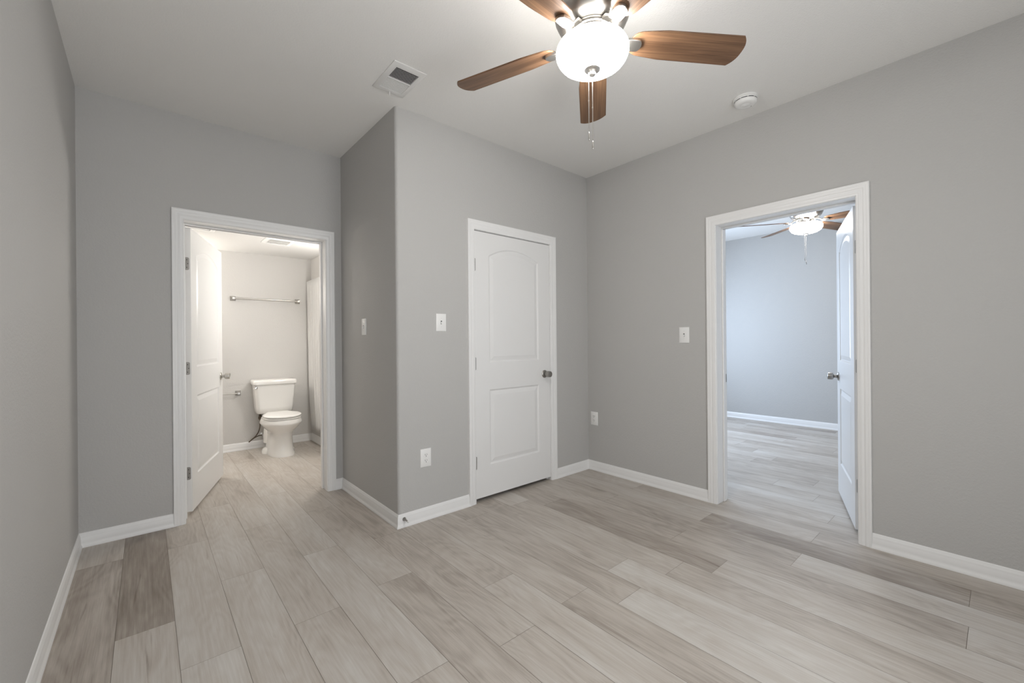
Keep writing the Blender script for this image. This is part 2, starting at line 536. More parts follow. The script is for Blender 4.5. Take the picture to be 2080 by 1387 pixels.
def casing(b, P, u0, u1, zt, out):
    """P(u, d, z) places a point: u along the wall, d out from the wall"""
    loops = [[], [], [], []]
    for s, d in CAS:
        loops[0].append(P(u0 - s * CW, d, 0)); loops[1].append(P(u0 - s * CW, d, zt + s * CH))
        loops[2].append(P(u1 + s * CW, d, zt + s * CH)); loops[3].append(P(u1 + s * CW, d, 0))
    b.loft(loops, smooth=True)


def door_trim(name, P, u0, u1, label, stop_at):
    """P(u, d, z): d>0 out of the wall into the main room, d<0 into the wall"""
    b = MB()
    casing(b, P, u0 - 0.004, u1 + 0.004, OZ - 0.004 + 0.006, 1)
    o = struct(b.build(name, M_trim, angle=22), label, 'door casing')
    j = MB()

    def bx(m, u0, u1, d0, d1, z0, z1):
        vs = [P(u, d, z) for z in (z0, z1) for (u, d) in ((u0, d0), (u1, d0), (u1, d1), (u0, d1))]
        m.add(vs, [(0, 3, 2, 1), (4, 5, 6, 7), (0, 1, 5, 4), (1, 2, 6, 5), (2, 3, 7, 6), (3, 0, 4, 7)])
    e = 0.0015
    bx(j, u0 - jt + e, u0, 0.0, -TH, 0, OZ); bx(j, u1, u1 + jt - e, 0.0, -TH, 0, OZ); bx(j, u0 - jt + e, u1 + jt - e, 0.0, -TH, OZ, OZ + jt - e)
    j.build('jamb', M_trim, o)
    s = MB()
    a, c = stop_at
    bx(s, u0, u0 + 0.011, a, c, 0, OZ - 0.011); bx(s, u1 - 0.011, u1, a, c, 0, OZ - 0.011); bx(s, u0, u1, a, c, OZ - 0.011, OZ)
    s.build('stop_moulding', M_trim, o, bevel=0.003)
    return o


def P_bath(u, d, z): return (u, YB - d, z)
def P_closet(u, d, z): return (u, YC - d, z)
def P_bed(u, d, z): return (XR - d, u, z)


door_trim('trim_1', P_bath, OB0, OB1, 'white moulded casing framing the open bathroom doorway', (-0.090, -0.126))
door_trim('trim_2', P_closet, OC0, OC1, 'white moulded casing framing the closed closet door', (-0.040, -0.074))
t3 = door_trim('trim_3', P_bed, OD0, OD1, 'white moulded casing framing the bedroom doorway', (-0.090, -0.126))
MB().box((XR + 0.130, OD1 - 0.0015, 0.885), (XR + 0.160, OD1 + 0.001, 0.945)).build('strike_plate', M_nickel_dk, t3)['label'] = 'nickel strike plate'


# ------------------------------------------------------------------ doors: moulded two panel leaf with arched top panel
PANEL = [(0.0, 0.0), (0.004, -0.0012), (0.010, -0.0075), (0.016, -0.0085), (0.021, -0.0075), (0.046, -0.0014)]


def door_face(b, w, h, y, sgn):
    """one moulded face in the x-z plane at y; sgn is the outward y direction"""
    m = 0.132
    x0, x1 = m, w - m
    low = [(x0, 0.235), (x1, 0.235), (x1, 0.810), (x0, 0.810)]
    up = [(x0, 1.015), (x1, 1.015), (x1, 1.835)]
    rise = 0.072; half = (x1 - x0) / 2
    R = (half * half + rise * rise) / (2 * rise)
    cx, cz = (x0 + x1) / 2, 1.835 + rise - R
    a0 = math.asin(half / R)
    for i in range(1, 24):
        a = a0 - 2 * a0 * i / 24
        up.append((cx + R * sin(a), cz + R * cos(a)))
    up.append((x0, 1.835))
    def q(*p):
        b.add([(a, y, c) for a, c in p], [tuple(range(len(p)))])
    q((0, 0), (x0, 0), (x0, h), (0, h)); q((x1, 0), (w, 0), (w, h), (x1, h))
    q((x0, 0), (x1, 0), (x1, 0.235), (x0, 0.235)); q((x0, 0.810), (x1, 0.810), (x1, 1.015), (x0, 1.015))
    arc = up[2:]
    for p0, p1 in zip(arc, arc[1:]):
        q(p1, p0, (p0[0], h), (p1[0], h))
    def up_loop(o):
        q = [(x0 + o, 1.015 + o), (x1 - o, 1.015 + o)]
        a1 = math.asin((half - o) / (R - o))
        for i in range(25):
            a = a1 - 2 * a1 * i / 24
            q.append((cx + (R - o) * sin(a), cz + (R - o) * cos(a)))
        return q

    def low_loop(o):
        return [(x0 + o, 0.235 + o), (x1 - o, 0.235 + o), (x1 - o, 0.810 - o), (x0 + o, 0.810 - o)]
    for pan in (low_loop, up_loop):
        loops = []
        for o, d in PANEL:
            loops.append([(p[0], y + sgn * d, p[1]) for p in pan(o)])
        b.loft(loops, smooth=True, cap0=False, cap1=True)


def knob_mesh(M):
    b = MB()
    b.lathe([(0.0005, 0.0), (0.033, 0.0), (0.033, 0.003), (0.030, 0.0065), (0.020, 0.0085), (0.0125, 0.012), (0.0115, 0.026), (0.016, 0.031),
             (0.0235, 0.0335), (0.0255, 0.037), (0.0262, 0.043), (0.0262, 0.064), (0.0245, 0.0685), (0.0200, 0.070), (0.0190, 0.068), (0.0085, 0.068), (0.0060, 0.069), (0.0005, 0.069)], 28, M, False, False)
    return b


def door(name, w, label, M, knob_m, hinge_side, barrel_only=False):
    """local: hinge edge at x=0, leaf along +x, thickness from y=0 to y=0.035, z from 0"""
    h, t = 2.005, 0.035
    b = MB()
    door_face(b, w, h, 0.0, -1)
    door_face(b, w, h, t, 1)
    b.add([(0, 0, 0), (w, 0, 0), (w, 0, h), (0, 0, h), (0, t, 0), (w, t, 0), (w, t, h), (0, t, h)],
          [(0, 4, 5, 1), (3, 2, 6, 7), (0, 3, 7, 4), (1, 5, 6, 2)])
    o = b.build(name, M_door, angle=9)
    struct(o, label, 'door')
    o.matrix_world = M
    kx, kz = w - 0.066, 0.895
    for sgn, y in ((-1, 0.0), (1, t)):
        K = Matrix.Translation((kx, y, kz)) @ Matrix.Rotation(-sgn * pi / 2, 4, 'X')
        k = knob_mesh(K).build('door_knob', knob_m, o)
    if True:
        lt = MB().box((w - 0.0012, 0.006, kz - 0.028), (w + 0.0012, t - 0.006, kz + 0.028))
        lt.build('latch_plate', knob_m, o)
    for hz in (0.226, 0.967, 1.706):
        g = MB()
        # hinge_side: y of the barrel (0 -> on y<0 face side, 1 -> y>t)
        yb = -0.005 if hinge_side == 0 else t + 0.005
        g.lathe([(0.0072, hz), (0.0072, hz + 0.089)], 12, Matrix.Translation((-0.004, yb, 0)))
        g.lathe([(0.0035, hz - 0.003), (0.0035, hz + 0.092)], 10, Matrix.Translation((-0.004, yb, 0)))
        if not barrel_only:
            # leaf let into the hinge edge of the door, rounded away from the barrel
            y0, y1 = (0.0, 0.027) if hinge_side == 0 else (t, t - 0.027)
            s = 1 if y1 > y0 else -1
            r = 0.010
            pts = [(y0, hz), (y1 - s * r, hz)]
            for i in range(1, 6):
                a = pi / 2 * i / 6
                pts.append((y1 - s * r + s * r * sin(a), hz + r - r * cos(a)))
            pts.append((y1, hz + r)); pts.append((y1, hz + 0.089 - r))
            for i in range(1, 6):
                a = pi / 2 * i / 6
                pts.append((y1 - s * r + s * r * cos(a), hz + 0.089 - r + r * sin(a)))
            pts += [(y1 - s * r, hz + 0.089), (y0, hz + 0.089)]
            g.loft([[(0.001, p[0], p[1]) for p in pts], [(-0.0022, p[0], p[1]) for p in pts]], smooth=False)
            for zz, yy in ((0.018, 0.5), (0.0445, 0.72), (0.071, 0.5)):
                g.lathe([(0.0032, -0.0005), (0.0026, 0.0012)], 10, Matrix.Translation((-0.0022, y0 + (y1 - y0) * yy, hz + zz)) @ Matrix.Rotation(-pi / 2, 4, 'Y'), mi=1)
        g.build('hinge', [M_hinge, M_dark], o)
    return o


gap = 0.022
# bathroom: pin at the bathroom side of the left jamb, swung 71 degrees into the bathroom
ang = radians(72)
pin = Vector((OB0 + 0.007, YB + TH + 0.004, gap))
# local leaf: y=t face is the pin side when closed (faces the bathroom); closed leaf runs +x, thickness toward -y
Mb = Matrix.Translation(pin) @ Matrix.Rotation(ang, 4, 'Z') @ Matrix.Translation((0.002, -0.035 - 0.004, 0))
door('door_1', OB1 - OB0 - 0.008, 'white two-panel door swung open into the bathroom', Mb, M_nickel, 1)
# closet: closed, hinges on the left showing barrels
Mc = Matrix.Translation((OC0 + 0.003, YC + 0.002, 0.0295))
door('door_2', OC1 - OC0 - 0.006, 'closed white two-panel arched closet door', Mc, M_nickel_dk, 0, True)
# bedroom: pin at the bedroom side of the near jamb, swung into the bedroom
ang = radians(72.4)
pin = Vector((XR + TH + 0.004, OD0 + 0.003, gap))
# closed leaf runs +y; rotate clockwise by ang. local x -> +y, local y -> -x
Md = Matrix.Translation(pin) @ Matrix.Rotation(pi / 2 - ang, 4, 'Z') @ Matrix.Translation((0.002, 0.004, 0))
door('door_3', OD1 - OD0 - 0.008, 'white two-panel door swung open into the bedroom', Md, M_nickel_dk, 0)


# ------------------------------------------------------------------ ceiling fans
FAN_Z = H


def make_fan(name, loc, ang0, label, group):
    """hugger fan, five blades, frosted bowl light; origin on the ceiling"""
    root = empty(name, loc)
    tag(root, label, 'ceiling fan', group)
    h = MB()
    h.lathe([(0.085, 0.0), (0.128, -0.004), (0.136, -0.012), (0.138, -0.040), (0.150, -0.052), (0.156, -0.075), (0.158, -0.130), (0.157, -0.168),
             (0.152, -0.196), (0.140, -0.222), (0.120, -0.240), (0.098, -0.248), (0.094, -0.249)], 48)
    h.build('motor_housing', M_nickel, root)
    h = MB()
    h.lathe([(0.090, -0.249), (0.092, -0.252), (0.092, -0.264), (0.088, -0.268)], 40)
    h.build('flywheel', M_nickel_dk, root)
    h = MB()
    h.lathe([(0.066, -0.268), (0.066, -0.272), (0.072, -0.275), (0.072, -0.281), (0.064, -0.286), (0.060, -0.296), (0.060, -0.318), (0.070, -0.322), (0.070, -0.330)], 36)
    h.build('light_kit', M_nickel, root)
    MB().lathe([(0.066, -0.290), (0.098, -0.296), (0.112, -0.301), (0.1125, -0.3065), (0.066, -0.3065)], 48).build('glow_shield', M_nickel, root)  # plate added to block upward light from the bowl
    g = MB()
    prof = [(0.060, -0.312), (0.118, -0.308), (0.132, -0.308), (0.141, -0.314), (0.1475, -0.326), (0.1495, -0.338), (0.148, -0.350), (0.142, -0.364), (0.130, -0.379), (0.112, -0.391),
            (0.088, -0.400), (0.060, -0.406), (0.030, -0.409), (0.020, -0.4092)]
    g.lathe(prof, 56, cap0=False, cap1=True)
    g.build('glass_bowl', M_bowl, root)
    f = MB()
    f.lathe([(0.0335, -0.4075), (0.0335, -0.4105), (0.030, -0.4130), (0.019, -0.4160), (0.012, -0.4175), (0.012, -0.4205), (0.0135, -0.4220), (0.0135, -0.4300), (0.0115, -0.4335), (0.005, -0.436), (0.0005, -0.4365)], 28, None, True, False)
    f.build('finial', M_finial, root)
    # pull chains: beads with a small fob
    rv = Vector((_R0.x, _R0.y, 0))
    for off, zt, zb in (((-0.0155, -0.002), -0.412, -0.668), ((0.0, 0.0), -0.434, -0.705)):
        c = MB()
        n = int((zt - zb) / 0.0036)
        ox, oy = rv.x * off[0], rv.y * off[0]
        for i in range(n):
            z = zt - 0.0036 * i
            r = 0.0019 if i != n // 2 else 0.0032
            c.lathe([(0.0006, z + r), (r, z + r * 0.4), (r, z - r * 0.4), (0.0006, z - r)], 6, Matrix.Translation((ox, oy, 0)))
        c.tube([(ox, oy, zt), (ox, oy, zb - 0.001)], 0.0008, 6)
        ch = c.build('pull_chain', M_nickel, root)
        q = MB()
        q.lathe([(0.0008, zb), (0.0026, zb - 0.002), (0.0030, zb - 0.008), (0.0040, zb - 0.022), (0.0040, zb - 0.032), (0.0022, zb - 0.036), (0.0005, zb - 0.037)], 10, Matrix.Translation((ox, oy, 0)))
        q.build('chain_fob', M_nickel, ch)
    # blades
    bl = MB()
    out = []
    ns = 40
    Rr, Rt = 0.160, 0.640

    def halfw(s):     # s 0..1 along the blade
        return 0.0
    up = []; dn = []
    for i in range(ns + 1):
        s = i / ns
        x = Rr + (Rt - Rr) * s
        wl = 0.046 + 0.020 * min(1, s * 3.2) ** 0.7 + 0.006 * s
        wr = 0.046 + 0.020 * min(1, s * 3.2) ** 0.7 + 0.006 * s
        if s < 0.10:
            q = sqrt(max(0.0, 1 - ((0.10 - s) / 0.10) ** 2)); wl *= 0.25 + 0.75 * q; wr *= 0.25 + 0.75 * q
        up.append((x, wl)); dn.append((x, -wr))
    # tip: convex, a little skewed
    tip = []
    for i in range(1, 20):
        a = 0.5 - 0.5 * cos(pi * i / 20)
        y = up[-1][1] * (1 - 2 * a)
        bul = (1 - abs(2 * a - 1) ** 2.6) * 0.030
        tip.append((Rt + bul, y))
    outline = up + tip + dn[::-1]
    th = 0.006
    pitch = -radians(12.5)
    # left side (+y local) lower
    def tp(x, y, z):
        return (x, y * cos(pitch) - z * sin(pitch), y * sin(pitch) + z * cos(pitch))
    lo = [tp(x, y, -th / 2) for x, y in outline]; hi = [tp(x, y, th / 2) for x, y in outline]
    bl.loft([lo, hi], smooth=False)
    zb = -0.2845
    b0 = bl.build('blade', M_blade, root, bevel=0.0018)
    br = MB()
    w = 0.027
    arm = []
    for x, y in ((0.140, w * 0.8), (0.155, w), (0.190, w * 1.02), (0.203, w * 0.88), (0.210, w * 0.45), (0.212, 0), (0.210, -w * 0.45), (0.203, -w * 0.88), (0.190, -w * 1.02), (0.155, -w), (0.140, -w * 0.8)):
        arm.append((x, y))
    lo = [tp(x, y, -th / 2 - 0.0125) for x, y in arm]; hi = [tp(x, y, -th / 2) for x, y in arm]
    br.loft([lo, hi], smooth=False)
    # tongue running to the flywheel
    br.loft([[tp(0.147, -0.022, -0.0155), tp(0.147, 0.022, -0.0155), tp(0.147, 0.022, -0.003), tp(0.147, -0.022, -0.003)],
             [(0.115, -0.020, 0.012), (0.115, 0.020, 0.012), (0.115, 0.020, 0.026), (0.115, -0.020, 0.026)],
             [(0.080, -0.018, 0.021), (0.080, 0.018, 0.021), (0.080, 0.018, 0.032), (0.080, -0.018, 0.032)]], smooth=False)
    a0 = br.build('blade_arm', M_nickel, b0, bevel=0.002)
    for i in range(5):
        bb = b0 if i == 0 else copy_tree(b0, root)
        bb.location = (0, 0, zb)
        bb.rotation_euler = (0, 0, ang0 + i * 2 * pi / 5)
    return root


make_fan('ceiling_fan', (1.416, 1.113, H), radians(38.0), 'nickel ceiling fan with walnut blades and lit bowl, in the near room', None)
make_fan('ceiling_fan', (5.362, 1.374, H), radians(52.5), 'lit nickel ceiling fan in the bedroom, seen through the open doorway', None)


# ------------------------------------------------------------------ ceiling vent register
def make_register():
    x0, x1, y0, y1 = 1.034, 1.232, 2.156, 2.458
    cx, cy = (x0 + x1) / 2, (y0 + y1) / 2
    root = empty('ceiling_vent', (cx, cy, H))
    tag(root, 'white louvered air register in the ceiling near the closet corner', 'ceiling vent')
    hx, hy = (x1 - x0) / 2, (y1 - y0) / 2
    ix, iy = hx - 0.030, hy - 0.036
    fr = MB()
    z0, z1, z2 = 0.0, -0.004, -0.010
    outer = lambda x, y, z: [(-x, -y, z), (x, -y, z), (x, y, z), (-x, y, z)]
    fr.loft([outer(hx, hy, z0), outer(hx, hy, z1), outer(hx - 0.012, hy - 0.012, z2), outer(ix, iy, z2 + 0.001), outer(ix, iy, -0.0005)], smooth=False, cap0=False, cap1=False)
    fr.build('frame', M_vent, root)
    bk = MB().box((-ix, -iy, -0.0012), (ix, iy, -0.0004)).build('duct_backing', M_dark, root)
    # slats run along x; two banks tilted opposite ways
    n = 20
    for i in range(n):
        y = -iy + 2 * iy * (i + 0.5) / n
        if i == n // 2 - 0: pass
        tilt = radians(-12) if i >= n / 2 else radians(30)
        s = MB().box((-ix, -0.0036, -0.0005), (ix, 0.0036, 0.0005), rotM(tilt, 0, 0, (0, y, -0.0062)))
        s.build('slat', M_vent, root)
    MB().box((-ix, -0.004, -0.010), (ix, 0.004, -0.002)).build('center_bar', M_vent, root)
    lv = MB().tube([(0.0, iy + 0.010, -0.008), (0.003, iy + 0.018, -0.017), (0.005, iy + 0.022, -0.028)], 0.0028, 8)
    lv.build('damper_lever', M_vent, root)
    # bright sheet-metal lip on the far edge
    return root


make_register()


# ------------------------------------------------------------------ smoke detector
def make_smoke():
    root = empty('smoke_detector', (2.905, 1.065, H))
    tag(root, 'round white smoke detector on the ceiling near the right wall', 'smoke detector')
    MB().lathe([(0.070, 0.0), (0.0715, -0.003), (0.0715, -0.009), (0.068, -0.011)], 48).build('base', M_plastic, root)
    MB().lathe([(0.064, -0.011), (0.0655, -0.014), (0.0655, -0.019), (0.0645, -0.0195)], 48).build('body', M_plastic, root)
    cv = MB()
    cv.lathe([(0.0640, -0.0230), (0.0645, -0.0235), (0.0630, -0.034), (0.058, -0.041), (0.048, -0.0445), (0.030, -0.0455), (0.0265, -0.0445), (0.0245, -0.0455), (0.019, -0.0475), (0.0005, -0.048)], 48, None, True, False)
    cv.build('cover', M_plastic, root)
    sl = MB()
    for i in range(10):
        a0 = 2 * pi * i / 10
        pts = []
        for k in range(7):
            a = a0 + (2 * pi / 10 * 0.78) * k / 6
            pts.append((a))
        lo = []; v = []; f = []
        for a in pts:
            v += [(0.0652 * cos(a), 0.0652 * sin(a), -0.0193), (0.0652 * cos(a), 0.0652 * sin(a), -0.0232)]
        for k in range(6):
            f.append((2 * k, 2 * k + 1, 2 * k + 3, 2 * k + 2))
        sl.add(v, f)
    sl.lathe([(0.060, -0.0190), (0.060, -0.0235)], 40)
    sl.build('sensor_slots', M_dark, root)
    st = MB().lathe([(0.013, -0.046), (0.013, -0.0488), (0.0115, -0.0495), (0.0005, -0.0496)], 24, Matrix.Translation((0.0, 0.0, 0.0)), True, False)
    st.build('test_button', M_plastic, root)
    ld = MB().lathe([(0.0022, -0.043), (0.0022, -0.0462)], 10, Matrix.Translation((0.036, -0.020, 0)))
    ld.build('indicator_lamp', M_dark, root)
    return root


make_smoke()


# ------------------------------------------------------------------ switches and outlets (local: plate in x-z, facing -y)
def plate(w, h):
    b = MB()
    r = lambda x, z, y: [(-x, y, -z), (x, y, -z), (x, y, z), (-x, y, z)]
    b.loft([r(w / 2, h / 2, 0), r(w / 2, h / 2, -0.0035), r(w / 2 - 0.004, h / 2 - 0.004, -0.0062)], smooth=False)
    return b


def make_switch():
    root = empty('light_switch', (0, 0, 0))
    plate(0.079, 0.122).build('cover_plate', M_plastic, root)
    o = MB().box((-0.0052, -0.0066, -0.012), (0.0052, -0.0058, 0.012)).build('toggle_slot', M_dark, root)
    t = MB()
    t.loft([[(-0.0042, -0.006, -0.010), (0.0042, -0.006, -0.010), (0.0042, -0.006, 0.006), (-0.0042, -0.006, 0.006)],
            [(-0.0036, -0.017, -0.0125), (0.0036, -0.017, -0.0125), (0.0036, -0.017, -0.0045), (-0.0036, -0.017, -0.0045)]], smooth=False)
    t.build('toggle', M_plastic, root, bevel=0.001)
    for z in (-0.030, 0.030):
        MB().lathe([(0.0032, 0.0), (0.0026, 0.0012)], 12, rotM(pi / 2, 0, 0, (0, -0.0060, z))).build('screw', M_vent, root)
    return root


def make_outlet():
    root = empty('wall_outlet', (0, 0, 0))
    plate(0.079, 0.122).build('cover_plate', M_plastic, root)
    for z in (-0.0195, 0.0195):
        b = MB()
        pts = []
        for i in range(28):
            a = 2 * pi * i / 28
            pts.append((0.0172 * cos(a), max(-0.0142, min(0.0142, 0.0172 * sin(a)))))
        b.loft([[(x, -0.0055, z + q) for x, q in pts], [(x, -0.0078, z + q) for x, q in pts]], smooth=False)
        rc = b.build('receptacle', M_plastic, root)
        s = MB()
        s.box((-0.0078, -0.0084, z - 0.001), (-0.0054, -0.0076, z + 0.0085))
        s.box((0.0054, -0.0084, z + 0.000), (0.0076, -0.0076, z + 0.0075))
        s.lathe([(0.0028, 0.0), (0.0028, 0.0008)], 12, rotM(pi / 2, 0, 0, (0, -0.0076, z - 0.0075)))
        s.build('slots', M_dark, rc)
    MB().lathe([(0.0032, 0.0), (0.0026, 0.0012)], 12, rotM(pi / 2, 0, 0, (0, -0.0060, 0))).build('screw', M_vent, root)
    return root


sw = make_switch()
sw.location = (1.563, YC, 1.341)
tag(sw, 'white toggle switch left of the closed closet door', 'light switch', 'white toggle light switches')
s2 = copy_tree(sw)
s2.location = (XC, 3.113, 1.323); s2.rotation_euler = (0, 0, -pi / 2)
tag(s2, 'white toggle switch on the closet side wall near the bathroom door', 'light switch', 'white toggle light switches')
s3 = copy_tree(sw)
s3.location = (XR, 1.617, 1.243); s3.rotation_euler = (0, 0, -pi / 2)
tag(s3, 'white toggle switch left of the bedroom doorway', 'light switch', 'white toggle light switches')
ou = make_outlet()
ou.location = (1.434, YC, 0.420)
tag(ou, 'white duplex outlet below the switch left of the closet door', 'outlet', 'white duplex outlets')
o2 = copy_tree(ou)
o2.location = (XR, 2.496, 0.481); o2.rotation_euler = (0, 0, -pi / 2)
tag(o2, 'white duplex outlet on the right wall beside the room corner', 'outlet', 'white duplex outlets')


# ------------------------------------------------------------------ door stop on the baseboard at the closet corner
def make_doorstop():
    x, z = 1.268, 0.052
    root = empty('door_stop', (x, YC - 0.0105, z))
    tag(root, 'nickel door stop sticking out of the baseboard at the closet corner', 'door stop')
    M = rotM(pi / 2, 0, 0)
    MB().lathe([(0.0125, 0.0), (0.0125, 0.002), (0.0095, 0.006), (0.0060, 0.022), (0.0048, 0.045), (0.0048, 0.052)], 20, M).build('stem', M_nickel_dk, root)
    MB().lathe([(0.0062, 0.050), (0.0068, 0.054), (0.0068, 0.060), (0.0050, 0.064), (0.0005, 0.0645)], 16, M, True, False).build('rubber_tip', M_plastic, root)['label'] = 'white rubber tip'


make_doorstop()


# ------------------------------------------------------------------ toilet
def egg(hx, yf, yb, yc, z, n=40, e=2.0, eb=2.0):
    """loop: half width hx, front at yf (smaller y), back at yb, widest at yc"""
    pts = []
    for i in range(n):
        a = 2 * pi * i / n
        c, s = cos(a), sin(a)
        ee = e if s < 0 else eb
        k = (abs(c) ** ee + abs(s) ** ee) ** (-1.0 / ee)
        x = hx * c * k
        y = yc + (yc - yf) * s * k if s < 0 else yc + (yb - yc) * s * k
        pts.append((x, y, z))
    return pts


def rrect(hx, y0, y1, z, r=0.03, n=6):
    pts = []
    for cx, cy, a0 in ((hx - r, y0 + r, -pi / 2), (hx - r, y1 - r, 0), (-hx + r, y1 - r, pi / 2), (-hx + r, y0 + r, pi)):
        for i in range(n + 1):
            a = a0 + pi / 2 * i / n
            pts.append((cx + r * cos(a), cy + r * sin(a), z))
    return pts


def make_toilet():
    root = empty('toilet', (1.117, 0, 0))
    tag(root, 'white two-piece toilet with closed lid against the bathroom wall', 'toilet')
    b = MB()
    # pedestal and bowl
    L = [egg(0.128, 4.975, 5.52, 5.27, 0.0, e=2.7, eb=3.0), egg(0.127, 4.977, 5.52, 5.27, 0.022, e=2.7, eb=3.0), egg(0.119, 4.990, 5.51, 5.27, 0.045, e=2.6, eb=3.0),
         egg(0.113, 5.000, 5.50, 5.26, 0.11, e=2.5, eb=2.8), egg(0.109, 5.005, 5.49, 5.25, 0.20, e=2.4, eb=2.6), egg(0.113, 4.998, 5.48, 5.23, 0.245, e=2.3, eb=2.5),
         egg(0.138, 4.975, 5.46, 5.20, 0.270, e=2.1, eb=2.3), egg(0.164, 4.935, 5.45, 5.18, 0.300, e=2.05, eb=2.2), egg(0.186, 4.908, 5.45, 5.17, 0.328, e=2.0, eb=2.2),
         egg(0.199, 4.893, 5.45, 5.17, 0.348, e=2.0, eb=2.2), egg(0.200, 4.892, 5.45, 5.17, 0.356, e=2.0, eb=2.2), egg(0.193, 4.900, 5.45, 5.17, 0.378, e=2.0, eb=2.2), egg(0.184, 4.909, 5.45, 5.17, 0.398, e=2.0, eb=2.2)]
    b.loft(L)
    b.build('bowl', M_porc, root, angle=60)
    # rear trapway foot with bolt cap, left and right
    t = MB()
    for s in (-1, 1):
        t.loft([egg(0.052, -0.09, 0.09, 0, 0.0, 20), egg(0.050, -0.088, 0.088, 0, 0.02, 20), egg(0.036, -0.07, 0.07, 0, 0.045, 20), egg(0.016, -0.05, 0.05, 0, 0.058, 20)], Matrix.Translation((s * 0.112, 5.33, 0)))
        t.loft([egg(0.05, -0.10, 0.11, 0, 0.10, 20), egg(0.054, -0.11, 0.11, 0, 0.17, 20), egg(0.045, -0.10, 0.11, 0, 0.25, 20), egg(0.02, -0.06, 0.07, 0, 0.29, 20)], Matrix.Translation((s * 0.078, 5.40, 0)))
    t.build('trapway', M_porc, root, angle=70)
    dk = MB()
    dk.loft([rrect(0.105, 5.33, 5.56, 0.345, 0.03), rrect(0.125, 5.33, 5.58, 0.372, 0.03), rrect(0.125, 5.33, 5.58, 0.412, 0.03)])
    dk.build('tank_shelf', M_porc, root, angle=50)
    # seat and lid
    def lidloop(hx, yf, z, inset=0.0):
        pts = []
        n = 28
        yc = 5.12
        for i in range(n + 1):
            a = pi + pi * i / n
            pts.append(((hx - inset) * cos(a), yc + (yc - yf - inset) * sin(a), z))
        pts.append((hx - inset - 0.004, yc + 0.07, z))
        pts.append((0.118 - inset, 5.325, z)); pts.append((0.108 - inset, 5.365 - inset, z))
        pts.append((-0.108 + inset, 5.365 - inset, z)); pts.append((-0.118 + inset, 5.325, z))
        pts.append((-hx + inset + 0.004, yc + 0.07, z))
        return pts
    s = MB()
    s.loft([lidloop(0.180, 4.915, 0.399, 0.006), lidloop(0.184, 4.909, 0.403), lidloop(0.184, 4.909, 0.413), lidloop(0.180, 4.915, 0.417, 0.004)])
    s.build('seat', M_seat, root, angle=50)
    s = MB()
    s.loft([lidloop(0.182, 4.909, 0.4205, 0.004), lidloop(0.184, 4.907, 0.424), lidloop(0.184, 4.907, 0.433), lidloop(0.182, 4.909, 0.4385, 0.006), lidloop(0.182, 4.909, 0.4415, 0.030), lidloop(0.182, 4.909, 0.4430, 0.070)])
    s.build('lid', M_seat, root, angle=50)
    for sx in (-1, 1):
        MB().box((sx * 0.075 - 0.02, 5.365, 0.395), (sx * 0.075 + 0.02, 5.395, 0.436)).build('lid_hinge', M_seat, root, bevel=0.006)
    # tank
    tk = MB()
    tk.loft([rrect(0.172, 5.445, 5.605, 0.412, 0.035), rrect(0.183, 5.432, 5.610, 0.424, 0.035), rrect(0.188, 5.427, 5.612, 0.48, 0.035), rrect(0.208, 5.408, 5.618, 0.74, 0.035)])
    tk.build('tank', M_porc, root, angle=50)
    ld = MB()
    ld.loft([rrect(0.210, 5.402, 5.620, 0.738, 0.034), rrect(0.220, 5.392, 5.624, 0.744, 0.036), rrect(0.223, 5.390, 5.626, 0.770, 0.036), rrect(0.219, 5.394, 5.624, 0.786, 0.036), rrect(0.208, 5.405, 5.618, 0.792, 0.034), rrect(0.18, 5.43, 5.60, 0.793, 0.03)])
    ld.build('tank_lid', M_porc, root, angle=50)
    lv = MB()
    lv.lathe([(0.013, 0.0), (0.013, 0.006), (0.010, 0.012), (0.0005, 0.013)], 20, rotM(pi / 2, 0, 0, (-0.192, 5.410, 0.712)), True, False)
    lv.tube([(-0.192, 5.396, 0.712), (-0.200, 5.392, 0.712), (-0.222, 5.392, 0.708)], 0.006, 10)
    lv.build('flush_lever', M_chrome, root)
    return root


make_toilet()


